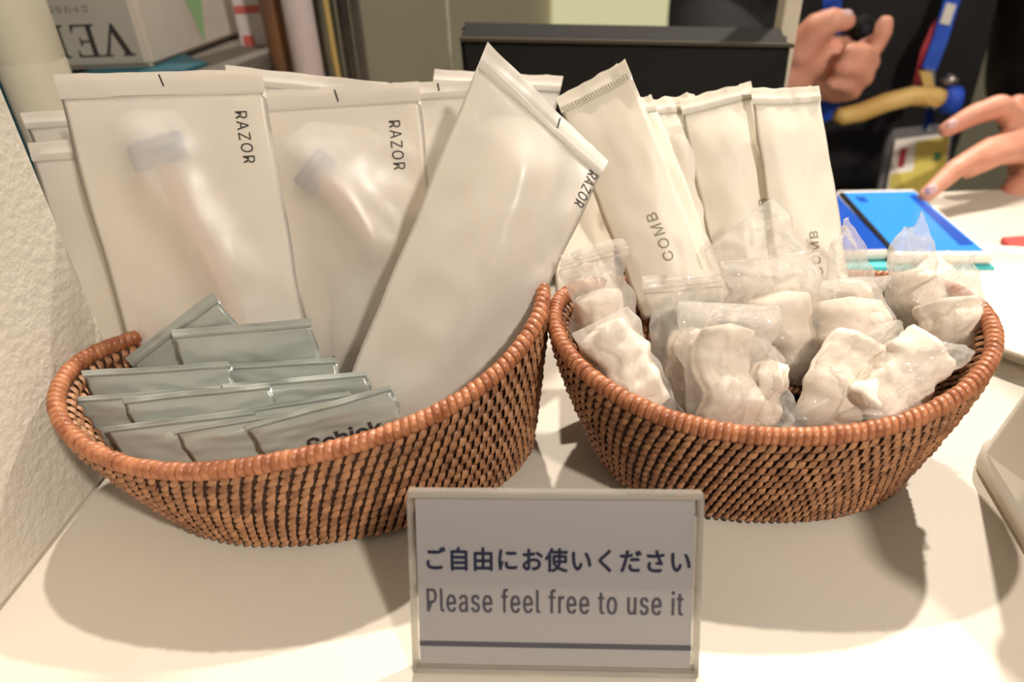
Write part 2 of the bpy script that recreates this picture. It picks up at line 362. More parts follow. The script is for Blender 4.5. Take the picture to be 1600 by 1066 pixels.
# ------------------------------------------------------------------ flat pouches
def q4(px, Yt, Yb, Ytr=None, Ybr=None):
    tl, tr, br, bl = px
    return [ony(*tl, Yt), ony(*tr, Ytr or Yt), ony(*br, Ybr or Yb), ony(*bl, Yb)]
def pouch(name, quad, m, bulge=.004, seed=0, wr=.0012, seal=.06, msk=None, back=.6, nu=30, nv=44, freq=45, bfun=None, topedge=0.0, sealmat=None, warp=.0015):
    TL, TR, BR, BL = quad
    nrm = ((TR - TL).cross(BL - TL)).normalized()
    if nrm.dot(CAM - (TL + BR) / 2) < 0: nrm = -nrm
    exh = (TR - TL).normalized()
    def P(u, v):
        p = TL.lerp(TR, u).lerp(BL.lerp(BR, u), v); q = Vector((u * 2.2 + seed * 5.1, v * 3.0, seed * 1.7))
        return p + nrm * (warp * (noise.noise(q) + .5 * noise.noise(q * 2.6))) + exh * (warp * .5 * noise.noise(q * 2.1 + Vector((9, 0, 0))))
    def off(u, v):
        s = max(0, min(1, (v - seal) / .16)); s = s * s * (3 - 2 * s)
        e = max(0.0, sin(pi * min(max(u, 0), 1))) ** 1.05 * s * min(1, (1 - v) / .06 if v < 1 else 0)
        p = P(u, v) * freq + Vector((seed * 7.3, 0, 0))
        r = noise.noise(p * .45) * 1.2 + (1 - abs(noise.noise(p)) * 2) * .5 + noise.noise(p * 2.3) * .25
        d = bulge * e * (.75 + .35 * noise.noise(p * .25)) + wr * e ** .5 * r
        if bfun: d += bfun(u, v)
        return d
    def edge(u, v):   # softly uneven outline
        ww = .0009 * noise.noise(Vector((v * 6, seed, u * 3)))
        return (TR - TL).normalized() * ww * (1 if u in (0, 1) else 0)
    V = []; Fs = []; idx = {}
    def vv(side, i, j):
        e = i in (0, nu) or j in (0, nv)
        key = (0 if e else side, i, j)
        if key in idx: return idx[key]
        u, v = i / nu, seal * .9 + (1 - seal * .9) * j / nv
        d = off(u, v); d = d if side == 0 else -d * back - .0002
        if e: d = 0
        idx[key] = len(V); V.append(P(u, v) + nrm * d + edge(u, v)); return idx[key]
    for side in (0, 1):
        for j in range(nv):
            for i in range(nu):
                f = (vv(side, i, j), vv(side, i, j + 1), vv(side, i + 1, j + 1), vv(side, i + 1, j))
                Fs.append(f if side == 0 else f[::-1])
    o = mk(name, V, Fs, m)
    # the crimped, welded end
    if seal > 0:
        V = []; Fs = []; n = 30; lv = [(-.0, 0), (.25, .0002), (.62, .0001), (.7, .0007), (.78, .0001), (.86, .0006), (.94, .0), (1.0, .0)]
        for (k, d) in lv:
            for i in range(n + 1):
                u = i / n; te = (noise.noise(Vector((u * 5 + seed * 3.1, seed, 0))) * topedge + topedge * .4 * (abs(u - .86) < .02)) * (1 - k) if topedge else 0
                wv = .0010 * noise.noise(Vector((u * 4, seed * 2.7, k * .6))) * (1 - k)
                V.append(P(u, seal * k - te) + nrm * (d + .0001 + wv))
        L = len(V)
        V += [v - nrm * .0004 for v in V]
        for j in range(len(lv) - 1):
            for i in range(n):
                a = j * (n + 1) + i; f = (a, a + n + 1, a + n + 2, a + 1); Fs.append(f); Fs.append(tuple(x + L for x in f[::-1]))
        mk('top_seal', V, Fs, sealmat or m, o)
    def surf(u, v): return P(u, v) + nrm * (max(off(u, v), 0) + .0005)
    return o, surf, nrm, P
def ptext(o, surf, s, u0, v0, du, dv, m, down=True, bold=0, space=1.15):
    """lettering down the sheet: reading direction +v (tops to the right) or -v (tops to the left)"""
    V, Fs, _ = text_mesh(s, bold, space)
    pts = [surf(u0 + b * du, v0 + a * dv) if down else surf(u0 - b * du, v0 - a * dv) for a, b in V]
    return mk('lettering', pts, Fs, m, o, False)
def mark(o, P, nrm, u, seal, tilt=.008):
    a = P(u, seal * .12); b = P(u + tilt, seal * .6); s = (P(u + .02, seal * .3) - P(u - .005, seal * .3)) * .6
    mk('tear_mark', [a + nrm * .0009, a + s * .5 + nrm * .0009, b + s * .7 + nrm * .0009, b + s * .2 + nrm * .0009], [(0, 3, 2, 1)], M['ink'], o, False)

G1 = 'white razor pouches in the basket beside the wall'
def ridge(pts, wid, h):
    """a long soft bump over the thing inside, along pts in (u, v)"""
    def f(u, v):
        best = 9
        for (a, b), (c, d) in zip(pts, pts[1:]):
            ex, ey = (c - a), (d - b) * 2; px, py = u - a, (v - b) * 2
            t = max(0, min(1, (px * ex + py * ey) / (ex * ex + ey * ey))); best = min(best, math.hypot(px - t * ex, py - t * ey))
        return h * math.exp(-(best / wid) ** 2)
    return f
def razor(quadP, nrm, head, path, label, d=.0012, hw=.012):
    """a small razor lying inside a pouch: blue head, tan handle"""
    hp = quadP(*head) + nrm * d
    root = empty('disposable_razor', hp); tag(root, label, 'razor', 'razors inside the frosted pouches')
    hd = (quadP(*path[0]) - quadP(*head)).normalized(); sx = nrm.cross(hd).normalized()
    Mx = Matrix((sx, hd, nrm)).transposed().to_4x4(); Mx.translation = hp
    box('razor_head', (-hw, -.006, -.0025), (hw, .006, .0025), M['rz_blue'], root, .0016, Mx)
    for k in (-.003, .002): box('blade', (-hw * .85, k, .0025), (hw * .85, k + .0012, .003), M['metal'], root, 0, Mx)
    pts = [hp + hd * .004] + [quadP(*p) + nrm * d for p in path]
    tube('handle', pts, [.0028] + [.0042] * (len(path) - 1) + [.003], M['rz_tan'], root, 10)

RZ = dict(m=M['pouch'], sealmat=M['pouchseal'], topedge=.006)
qA = q4([(82, 116), (408, 108), (505, 660), (238, 690)], .322, .268)
bA = ridge([(.42, .18), (.42, .26), (.62, .5), (.72, .8)], .15, .0068)
o, s, n_, P = pouch('razor_pouch', qA, bulge=.004, seed=1, bfun=bA, wr=.0017, **RZ)
tag(o, 'large frosted white razor pouch standing upright nearest the plaster wall, dark print at right', 'pouch', G1)
ptext(o, s, 'RAZOR', .838, .105, .058, .135, M['ink']); mark(o, P, n_, .505, .06)
razor(P, n_, (.44, .2), [(.46, .26), (.55, .42), (.64, .6), (.68, .8)], 'blue and tan razor showing through the pouch nearest the wall', .0036, .012)

qB = q4([(378, 145), (655, 128), (700, 600), (505, 620)], .345, .288)
bB = ridge([(.33, .25), (.52, .38), (.62, .5)], .16, .0072)
o, s, n_, P = pouch('razor_pouch', qB, bulge=.004, seed=5, bfun=bB, wr=.0020, **RZ)
tag(o, 'frosted white razor pouch standing between the two larger pouches, tan razor inside', 'pouch', G1)
ptext(o, s, 'RAZOR', .80, .115, .068, .155, M['ink']); mark(o, P, n_, .52, .075)
razor(P, n_, (.33, .26), [(.40, .30), (.5, .36), (.58, .44), (.62, .5)], 'tan razor with bluish head inside the middle pouch', .0036, .010)

qC = q4([(762, 66), (950, 252), (752, 665), (515, 665)], .318, .246, .302, .236)
bC = ridge([(.5, .2), (.55, .6), (.5, .9)], .2, .006)
o, s, n_, P = pouch('razor_pouch', qC, bulge=.0055, seed=9, bfun=bC, wr=.0015, **RZ)
tag(o, 'frosted white razor pouch tilted to the right across the basket corner', 'pouch', G1)
ptext(o, s, 'RAZOR', .915, .065, .07, .125, M['ink']); mark(o, P, n_, .60, .06)

for nm, px, Yt, Yb, sd, lab, mk_ in (
    ('razor_pouch', [(43, 223), (300, 205), (400, 660), (185, 680)], .336, .281, 11, 'low white razor pouch behind the pouch nearest the wall, its left edge showing', None),
    ('razor_pouch', [(32, 176), (300, 158), (420, 560), (190, 590)], .362, .296, 13, 'white razor pouch whose seal shows under the cream bottle', None),
    ('razor_pouch', [(353, 101), (640, 134), (640, 560), (420, 560)], .372, .299, 15, 'white razor pouch with a wavy top edge behind the middle pouch', None),
    ('razor_pouch', [(500, 138), (790, 122), (740, 540), (520, 560)], .358, .293, 17, 'white razor pouch behind the tilted one with a small dark tear mark', .63),
    ('razor_pouch', [(680, 108), (880, 120), (790, 520), (620, 520)], .386, .302, 19, 'hindmost white razor pouch, its seal in front of the black monitor', None)):
    o, s, n_, P = pouch(nm, q4(px, Yt, Yb), bulge=.004, seed=sd, wr=.001, **RZ); tag(o, lab, 'pouch', G1)
    if mk_: mark(o, P, n_, mk_, .06)

# comb pouches
G2 = 'white comb pouches in the basket of clear bags'
CB = dict(m=M['comb'], sealmat=M['comb'], wr=.0004, topedge=.012, seal=.075, freq=25, nu=16)
combs = [
    ([(868, 152), (978, 93), (1125, 470), (1005, 500)], .350, .284, 21, 'foremost white comb pouch, tilted left with a ribbed end seal', (.66, .80)),
    ([(950, 165), (1018, 148), (1150, 480), (1060, 490)], .358, .290, 22, 'white comb pouch, only a sliver showing behind the ribbed one', None),
    ([(1006, 156), (1085, 146), (1190, 480), (1085, 490)], .364, .293, 23, 'narrow white comb pouch third from the tilted razor pouch', None),
    ([(1060, 156), (1172, 126), (1235, 470), (1130, 490)], .360, .290, 24, 'white comb pouch with a raised corner, second from the right end', (.93, .74)),
    ([(1171, 139), (1280, 134), (1330, 470), (1222, 480)], .352, .285, 25, 'rightmost white comb pouch standing in front of the black jacket', (.62, .88)),
    ([(860, 215), (955, 205), (965, 480), (870, 490)], .372, .296, 26, 'white comb pouch mostly hidden behind the tilted razor pouch', None)]
for px, Yt, Yb, sd, lab, tx in combs:
    o, s, n_, P = pouch('comb_pouch', q4(px, Yt, Yb), bulge=.0035, seed=sd, **CB); tag(o, lab, 'pouch', G2)
    if tx: ptext(o, s, 'COMB', tx[0], tx[1], .13, .2, M['greyink'], down=False)
    if sd == 21:
        for k in range(26):
            u = .04 + k * .036; a = P(u, .052); b = P(u + .012, .07); w_ = (P(1, 0) - P(0, 0)).normalized() * .0006
            prism('crimp_rib', [a + n_ * .0004, a + w_ + n_ * .0004, b + w_ + n_ * .0004, b + n_ * .0004], n_ * .0006, M['comb'], o)

# grey sachets
G3 = 'grey foil sachets in the basket beside the wall'
sach = [
    ([(195, 560), (330, 457), (440, 590), (310, 690)], .268, .258, 'grey sachet standing on its corner at the back of the pile'),
    ([(268, 516), (485, 497), (520, 630), (300, 650)], .262, .25, 'grey sachet behind the pile, its flat top right of the pointed one'),
    ([(320, 571), (525, 559), (548, 650), (340, 665)], .2545, .245, 'grey sachet at the right of the second row, partly covered at left'),
    ([(127, 580), (357, 565), (388, 665), (165, 685)], .2505, .240, 'grey sachet at the left of the second row, touching the rim'),
    ([(345, 601), (572, 580), (598, 665), (372, 680)], .244, .234, 'grey sachet in the third row, right side next to the tilted pouch'),
    ([(107, 621), (345, 603), (372, 690), (165, 705)], .240, .230, 'grey sachet reaching furthest left over the basket rim'),
    ([(192, 622), (421, 598), (450, 690), (225, 715)], .235, .226, 'grey sachet in the middle of the pile with a dark right edge'),
    ([(300, 652), (545, 612), (575, 690), (330, 730)], .2285, .221, 'grey sachet directly behind the printed one'),
    ([(160, 668), (395, 640), (425, 735), (215, 755)], .2245, .2155, 'grey sachet at the front left of the pile'),
    ([(268, 672), (492, 634), (520, 720), (318, 745)], .2195, .212, 'grey sachet at the front, just left of the printed one'),
    ([(383, 664), (610, 601), (645, 690), (428, 745)], .2145, .2075, 'foremost grey sachet with bold black print at the rim')]
for k, (px, Yt, Yb, lab) in enumerate(sach):
    o, s, n_, P = pouch('foil_sachet', q4(px, Yt, Yb), M['foil'], bulge=.0018, seed=40 + k, wr=.0009, seal=.10, back=.5, nu=26, nv=24, freq=60)
    tag(o, lab, 'sachet', G3)
    if k == 10:
        V, Fs, _ = text_mesh('Schick', .02, 1.0)
        mk('lettering', [s(.34 + a * .52, .74 - b * .26) for a, b in V], Fs, M['ink'], o, False)

# ------------------------------------------------------------------ clear bags with soft white rolls
G4 = 'clear plastic bags with white rolls'
def bag(px, Yt, Yb, seed, label, bul=.007, roll=None, seal=.0, Ytr=None, Ybr=None):
    o, s, n_, P = pouch('plastic_bag', q4(px, Yt, Yb, Ytr, Ybr), M['bag'], bulge=max(bul, 1.3 * roll[2]), seed=seed, wr=.0036, seal=seal, back=.9, nu=44, nv=54, freq=95, warp=.0075)
    tag(o, label, 'bag', G4)
    if seal:
        for k in (.3, .6):
            a = [P(u / 12, seal * k) + n_ * .0008 for u in range(13)]; tube('zip_line', a, .0007, M['bag'], o, 6)
    if roll:
        (u0, v0), (u1, v1), r = roll; r *= 1.12; v0 -= .08; v1 = min(v1 + .1, .97)
        A = P(u0, v0); B = P(u1, v1); CT = lambda t: P(u0 + (u1 - u0) * t, v0 + (v1 - v0) * t); ax = (B - A); L = ax.length; ax.normalize(); sx = n_.cross(ax).normalized()
        V = []; Fs = []; SG, NL = 28, 18
        prof = [(0, .0)] + [(min(1, sqrt(max(0, 1 - (1 - t / .09) ** 2))) if t < .09 else (1 if t < .91 else sqrt(max(0, 1 - ((t - .91) / .09) ** 2))), t) for t in [k / NL for k in range(1, NL)]] + [(0, 1)]
        for rr, t in prof:
            for k in range(SG):
                an = 2 * pi * k / SG; p = CT(t) + (sx * cos(an) * .95 + n_ * sin(an) * .6) * (r * rr)
                nz = noise.noise(Vector((an * 1.9, t * 2.2, seed))) * .0018 + noise.noise(Vector((cos(an) * 3, sin(an) * 3, t * 1.2 + seed))) * .002 
                V.append(p + (sx * cos(an) + n_ * sin(an)) * nz * rr)
        for i in range(NL):
            for k in range(SG): Fs.append((i * SG + k, i * SG + (k + 1) % SG, (i + 1) * SG + (k + 1) % SG, (i + 1) * SG + k))
        ro = mk('soft_roll', V, Fs, M['cotton'], o)
bag([(872, 398), (972, 372), (1010, 600), (912, 590)], .272, .256, 61, 'clear bag against the left rim of its basket, zip end over the tilted pouch', .005, ((.5, .38), (.55, .8), .0095), .12)
bag([(888, 524), (982, 478), (1075, 655), (975, 650)], .243, .222, 62, 'clear bag with a white roll at the front left of its basket', .006, ((.48, .12), (.5, .85), .0105))
bag([(1008, 432), (1128, 420), (1110, 650), (1030, 650)], .262, .235, 63, 'clear bag with a wide flat zip end left of centre', .005, ((.5, .45), (.55, .9), .0075), .13)
bag([(1060, 470), (1222, 478), (1180, 690), (1072, 690)], .240, .213, 64, 'clear bag with an upright greyish roll at the front centre', .006, ((.5, .22), (.48, .92), .0105))
bag([(1160, 520), (1225, 545), (1235, 690), (1160, 690)], .234, .212, 65, 'slim clear bag with a narrow white strip at front centre', .004, ((.5, .25), (.42, .9), .0062))
bag([(1120, 410), (1290, 388), (1300, 610), (1170, 600)], .272, .246, 66, 'clear crumpled bag in the middle with bright glints on top', .007, ((.48, .35), (.52, .85), .0125))
bag([(1098, 392), (1212, 303), (1335, 520), (1210, 590)], .292, .262, 67, 'clear bag whose pointed corner rises before the rightmost comb pouch', .004, ((.45, .55), (.5, .9), .010))
bag([(1308, 372), (1327, 338), (1392, 520), (1300, 560)], .288, .262, 68, 'clear bag with a thin crest of film at the basket back', .005, ((.5, .5), (.5, .9), .008))
bag([(1392, 402), (1438, 330), (1490, 545), (1385, 560)], .286, .262, 69, 'clear bag with a sharp peak before the blue screen', .008, ((.5, .36), (.5, .85), .0115))
bag([(1428, 455), (1522, 398), (1556, 540), (1440, 590)], .262, .240, 70, 'clear bag bulging over the right end of its basket', .009, ((.48, .35), (.5, .8), .0115))
bag([(1300, 520), (1420, 500), (1330, 680), (1230, 670)], .240, .212, 71, 'clear bag with a white roll slanting to the front right of centre', .006, ((.5, .2), (.42, .92), .0115))
bag([(1400, 520), (1515, 545), (1400, 665), (1310, 655)], .232, .208, 72, 'clear bag with a thick roll lying along the front right rim', .006, ((.55, .12), (.45, .9), .012))
bag([(1250, 440), (1390, 430), (1400, 600), (1270, 610)], .266, .240, 73, 'clear bag with a white roll right of the middle', .007, ((.5, .25), (.5, .85), .0135))

# ------------------------------------------------------------------ acrylic sign
sl = onz(648, 1049); sr = onz(1088, 1058)
ex = (sr - sl); wid = ex.length; exn = ex.normalized(); back = Vector((0, 0, 1)).cross(exn).normalized()   # away from the viewer
tilt = radians(24); hgt = .0655
ey = (Vector((0, 0, 1)) * cos(tilt) + back * sin(tilt)); nf = exn.cross(ey).normalized()
if nf.y > 0: nf = -nf
sign = empty('acrylic_sign_stand', (sl + sr) / 2); tag(sign, 'clear acrylic table sign with navy Japanese and English lettering before the baskets', 'sign')
def sp(a, b, d=0): return sl + exn * (a * wid) + ey * (b * hgt) + nf * d + Vector((0, 0, .0012))
prism('front_plate', [sp(0, 0), sp(1, 0), sp(1, 1), sp(0, 1)], nf * .0012, M['acrylic'], sign, .0003)
prism('back_plate', [sp(0, 0, -.0032), sp(1, 0, -.0032), sp(1, 1, -.0032), sp(0, 1, -.0032)], nf * .0018, M['acrylic'], sign, .0003)
for nm, a0, a1, b0, b1 in (('top_edge', -.002, 1.002, .985, 1.02), ('side_edge', -.004, .012, 0, .985), ('side_edge', .988, 1.004, 0, .985), ('bottom_edge', -.002, 1.002, -.012, .03)):
    prism(nm, [sp(a0, b0, -.0033), sp(a1, b0, -.0033), sp(a1, b1, -.0033), sp(a0, b1, -.0033)], nf * .0048, M['acryedge'], sign, .0004)
f0 = sl + Vector((0, 0, .0002)); f1 = sr + Vector((0, 0, .0002))
prism('foot_plate', [f0, f1, f1 + back * .036, f0 + back * .036], Vector((0, 0, .0022)), M['acrylic'], sign, .0004)
card = prism('paper_card', [sp(.022, .035, -.0011), sp(.978, .035, -.0011), sp(.978, .975, -.0011), sp(.022, .975, -.0011)], nf * .0004, M['paper'], sign)
def signtext(s, a0, a1, b0, b1, bold, space, fat): plane_text('lettering', s, sp(a0, b0, -.0006), exn * ((a1 - a0) * wid), ey * ((b1 - b0) * hgt), M['navyink'], card, bold, space, nf, .0002, fat)
signtext('ご自由にお使いください', .055, .965, .575, .705, .0, 1.12, ((.0022, 0), (.0044, 0), (.0022, .03), (.0022, -.03)))
signtext('Please feel free to use it', .052, .945, .335, .475, .0, 1.12, ((.0016, 0), (.0032, 0)))
prism('navy_rule', [sp(.022, .135, -.0005), sp(.978, .135, -.0005), sp(.978, .165, -.0005), sp(.022, .165, -.0005)], nf * .0001, M['navyink'], card)

# ------------------------------------------------------------------ right side: bin, round tray
b0 = onz(1505, 745)
E1 = Vector((.12, -.012, 0)); 
bc = empty('frosted_bin', (.28, .19, 0)); tag(bc, 'frosted white plastic container at the right edge of the counter', 'container')
def rrect(x0, x1, y0, y1, r, z, sk=0):
    pts = []
    for cx_, cy_, a0 in ((x1 - r, y1 - r, 0), (x0 + r, y1 - r, 90), (x0 + r, y0 + r, 180), (x1 - r, y0 + r, 270)):
        for k in range(6):
            a = radians(a0 + 18 * k); pts.append(Vector((cx_ + r * cos(a), cy_ + r * sin(a), z)))
    return pts
def loft(name, loops, m, parent=None, cap0=True, cap1=False, smooth=True):
    V = []; Fs = []; n = len(loops[0])
    for L in loops: V += L
    for j in range(len(loops) - 1):
        for i in range(n): Fs.append((j * n + i, j * n + (i + 1) % n, (j + 1) * n + (i + 1) % n, (j + 1) * n + i))
    if cap0: Fs.append(tuple(range(n))[::-1])
    if cap1: Fs.append(tuple((len(loops) - 1) * n + i for i in range(n)))
    return mk(name, V, Fs, m, parent, smooth)
rc = onz(1508, 712, 0); r2 = onz(1600, 872, 0); ba_ = atan2(rc.y - r2.y, rc.x - r2.x) - pi / 2
rotb = Matrix.Translation(Vector((rc.x, rc.y, 0))) @ Matrix.Rotation(ba_, 4, 'Z')
def bl(z, g, r=.012): return [rotb @ p for p in rrect(-g, .15 + g, -.17 - g, g, r, z)]
loft('container_wall', [bl(.0004, -.003), bl(.003, 0), bl(.012, .0), bl(.0125, -.0012), bl(.06, -.006), bl(.12, -.012), bl(.12, -.0135), bl(.06, -.0075), bl(.014, -.003), bl(.004, -.004)], M['bin'], bc, True, True)
loft('container_rim', [bl(.1165, -.0118), bl(.1165, -.009), bl(.1215, -.009), bl(.1215, -.0118)], M['bin'], bc, False, False)

tc = onz(1640, 500); tr_ = .075
t = lathe('round_tray', [(.05, .0005), (tr_ * .92, .002), (tr_, .012), (tr_ + .003, .013), (tr_ + .004, .0115), (tr_ + .002, .0135), (tr_ * .95, .009), (tr_ * .86, .004), (.04, .0035)], (tc.x, tc.y, .0003), M['tray'], seg=56)
tag(t, 'round white tray with a raised rim behind the right basket', 'tray')

# ------------------------------------------------------------------ the two-screen device
dv = empty('handheld_device', onz(1400, 350)); tag(dv, 'white device with two bright blue screens in a turquoise case', 'device')
def dq(pts, z0, z1, m, nm, bev=.001):
    return prism(nm, [onz(x, y, z0) for x, y in pts], Vector((0, 0, z1 - z0)), m, dv, bev)
zt = .014
def at_top(pts): return [(p.x, p.y) for p in (onz(x, y, zt) for x, y in pts)]
def slab(pts, z0, z1, m, nm, grow=0, bev=.001):
    q = [Vector((x, y, 0)) for x, y in at_top(pts)]; c = sum(q, Vector()) / len(q)
    return prism(nm, [p + (p - c).normalized() * grow + Vector((0, 0, z0)) for p in q], Vector((0, 0, z1 - z0)), m, dv, bev)
RS = [(1318, 301), (1428, 299), (1537, 391), (1398, 391)]
LS = [(1240, 303), (1306, 303), (1386, 388), (1300, 390)]
slab([(1228, 292), (1424, 288), (1556, 400), (1282, 402)], .0, .0065, M['tealcase'], 'turquoise_case', .003)
rb = slab(RS, .0066, zt - .0008, M['white'], 'white_body', .0085, .0015)
lb = slab(LS, .0066, zt - .0008, M['white'], 'white_body', .004, .0015)
slab(RS, zt - .0007, zt, M['screen'], 'screen', 0, 0); slab(LS, zt - .0007, zt, M['screendark'], 'screen', 0, 0)
slab([(1312, 301), (1318, 301), (1399, 391), (1390, 391)], .0066, zt + .0006, M['black'], 'hinge', 0, .0003)
slab([(1420, 306), (1430, 304), (1522, 382), (1500, 384)], zt, zt + .0002, M['screendark'], 'screen_menu', 0, 0)
slab([(1335, 308), (1350, 308), (1358, 316), (1344, 316)], zt, zt + .0002, M['screendark'], 'screen_icon', 0, 0)
o = prism('red_card', [onz(1562, 378, .0005), onz(1640, 372, .0005), onz(1660, 392, .0005), onz(1580, 396, .0005)], (0, 0, .004), M['redcard'], bev=.0005)
tag(o, 'small red card lying on the counter beside the blue screens', 'card')

# ------------------------------------------------------------------ black monitor and the post
mr = empty('monitor', ony(980, 140, .5)); tag(mr, 'black back of a counter display with a bronze top edge', 'monitor')
mA = ony(718, 60, .50); mB = ony(1239, 70, .49); mC = ony(1226, 160, .47); mD = ony(728, 160, .485)
dn = Vector((mD.x - mA.x, mD.y - mA.y, 0)).normalized()
def low(p, q, z):
    k = (z - p.z) / (q.z - p.z); return p + (q - p) * k
prism('back_panel', [mA, mB, low(mB, mC, .004), low(mA, mD, .004)], Vector((.0, .022, .008)), M['black'], mr, .003)
th = Vector((0, 0, 1))
mA2 = ony(722, 52, .515); mB2 = ony(1234, 62, .505)
prism('top_bezel', [mA + Vector((0, -.002, 0)), mB + Vector((0, -.002, 0)), mB2, mA2], Vector((0, .02, .003)), M['bronze'], mr, .0025)
prism('bezel_lip', [mA + Vector((0, -.004, -.0015)), mB + Vector((0, -.004, -.0015)), mB + Vector((0, -.004, .001)), mA + Vector((0, -.004, .001))], Vector((0, .006, 0)), M['bronze'], mr, .0006)
pa = ony(1213, 60, .55); pb = ony(1241, 60, .55)
po = empty('support_post', (pa.x, .55, 0)); tag(po, 'cream square post rising behind the black monitor', 'post')
box('post_shaft', (pa.x, .545, .012), (pb.x, .56, .75), M['post'], po, .002); box('post_foot', (pa.x - .008, .537, 0), (pb.x + .008, .57, .012), M['post'], po, .002)

# clear partition sheet
pL = ony(560, 120, .56); pR = ony(702, 105, .56)
ac = empty('acrylic_partition', (pL.x, .56, 0)); tag(ac, 'clear acrylic sheet standing left of the black monitor', 'partition')
box('clear_sheet', (pL.x, .56, .005), (pR.x, .563, .5), M['acrylic'], ac, .0006); box('sheet_edge', (pR.x, .5595, .005), (pR.x + .003, .5635, .5), M['acryedge'], ac, .0006)
box('sheet_foot', (pL.x, .545, 0), (pR.x, .578, .006), M['acrylic'], ac, .001)

# ------------------------------------------------------------------ left background: shelf, carton, bottle, brochures
c0 = ony(240, 110, .56)
sz = c0.z - .001
sh = empty('grey_shelf', (c0.x, .6, 0)); tag(sh, 'low grey shelf box carrying the printed carton', 'shelf')
box('shelf_top', (c0.x - .40, .54, sz - .012), (c0.x + .072, .74, sz), M['shelf'], sh, .002)
for x in (c0.x - .395, c0.x + .058): box('shelf_side', (x, .545, 0), (x + .012, .635, sz - .012), M['shelf'], sh, .001)
box('shelf_back', (c0.x - .38, .62, .0), (c0.x + .056, .632, sz - .012), M['shelf'], sh, .001)
o = prism('teal_folder', [Vector((c0.x - .05, .545, sz)), Vector((c0.x + .028, .546, sz)), Vector((c0.x + .036, .575, sz)), Vector((c0.x - .04, .66, sz))], (0, 0, .003), M['teal'], bev=.0008)
tag(o, 'dark teal folder lying under the printed carton', 'folder')
# carton, turned so its front and right side show
ctr = empty('glove_carton', (c0.x, .57, sz + .003)); tag(ctr, 'upside-down printed carton with front shaded grey and green print on its side', 'carton')
cz = sz + .0032
F0 = Vector((c0.x, .562, cz)); dirF = Vector((-.995, -.02, 0)).normalized()
tq = ony(379, 50, .70); dirS = Vector((tq.x - F0.x, tq.y - F0.y, 0)).normalized()
cw, cdp, ch = .22, .165, .15
prism('carton_body', [F0, F0 + dirF * cw, F0 + dirF * cw + dirS * cdp, F0 + dirS * cdp], (0, 0, ch), M['carton'], ctr, .003)
nF = dirF.cross(Vector((0, 0, 1))); nF = nF if nF.y < 0 else -nF
nS = dirS.cross(Vector((0, 0, 1))); nS = nS if nS.y < 0 else -nS
prism('front_shade', [F0 + dirF * .006 + Vector((0, 0, .004)), F0 + dirF * (cw - .004) + Vector((0, 0, .004)), F0 + dirF * (cw - .004) + Vector((0, 0, ch - .004)), F0 + dirF * .006 + Vector((0, 0, ch - .004))], nF * .0006, M['cartonshade'], ctr)  # darker sheet over the front face, painting it as shaded
def ft(s, x0, x1, z0, z1, m, bold=0, space=1):   # upside down: reads from right to left, tops down
    plane_text('lettering', s, F0 + dirF * x0 + Vector((0, 0, z1)), dirF * (x1 - x0), Vector((0, 0, z0 - z1)), m, ctr, bold, space, nF, .0009)
SER = {  # letter outlines in a unit-high box, with serifs
 'V': [[(0, 1), (.38, 1), (.38, .95), (.29, .94), (.54, .26), (.78, .94), (.68, .95), (.68, 1), (1.0, 1), (1.0, .95), (.88, .93), (.52, 0), (.46, 0), (.10, .93), (0, .95)]],
 'E': [[(0, 1), (.76, 1), (.76, .78), (.72, .78), (.66, .94), (.28, .94), (.28, .55), (.52, .55), (.55, .66), (.59, .66), (.59, .38), (.55, .38), (.52, .49), (.28, .49), (.28, .06), (.68, .06), (.76, .24), (.80, .24), (.78, 0), (0, 0), (0, .05), (.12, .07), (.12, .93), (0, .95)]],
 'R': [[(0, 1), (.28, 1), (.28, .07), (.40, .05), (.40, 0), (0, 0), (0, .05), (.12, .07), (.12, .93), (0, .95)], [(.28, 1), (.54, 1), (.74, .93), (.82, .76), (.76, .6), (.6, .51), (.46, .49), (.28, .49), (.28, .55), (.46, .55), (.6, .63), (.65, .76), (.6, .88), (.48, .94), (.28, .94)], [(.40, .50), (.58, .51), (.9, .07), (1.02, .05), (1.02, 0), (.78, 0)]],
 'T': [[(0, 1), (.9, 1), (.92, .76), (.88, .76), (.80, .93), (.54, .93), (.54, .07), (.66, .05), (.66, 0), (.26, 0), (.26, .05), (.38, .07), (.38, .93), (.12, .93), (.04, .76), (0, .76)]]}
lh = .0225; xo = .010
for chn, wl in (('V', .0245), ('E', .0225), ('R', .0225), ('T', .0235), ('E', .0225)):
    for poly in SER[chn]:
        prism('lettering', [F0 + dirF * (xo + a * wl * .98) + Vector((0, 0, .0085 + (1 - b) * lh)) + nF * .0007 for a, b in poly], nF * .0002, M['ink'], ctr)
    xo += wl
ft('ニトリルグリーングローブ ニ', .034, .115, .0385, .0435, M['ink'], .0, 1.0)
ft('社 量・ニトリ', .042, .150, .053, .064, M['green'], .0, 1.3)
def stx(pts, m, d=.0004): prism('side_print', [F0 + dirS * a + Vector((0, 0, b)) + nS * .0002 for a, b in pts], nS * d, m, ctr)
stx([(.075, .004), (.102, .085), (.085, .085), (.078, .04), (.07, .085), (.046, .085)], M['lgreen'])
stx([(.138, .03), (.15, .05), (.155, .075), (.14, .08), (.132, .05)], M['green'])
plane_text('lettering', 'スーパーソフト', F0 + dirS * .046 + Vector((0, 0, .050)), dirS * -.040, Vector((0, 0, -.006)), M['ink'], ctr, 0, 1, nS, .0006)

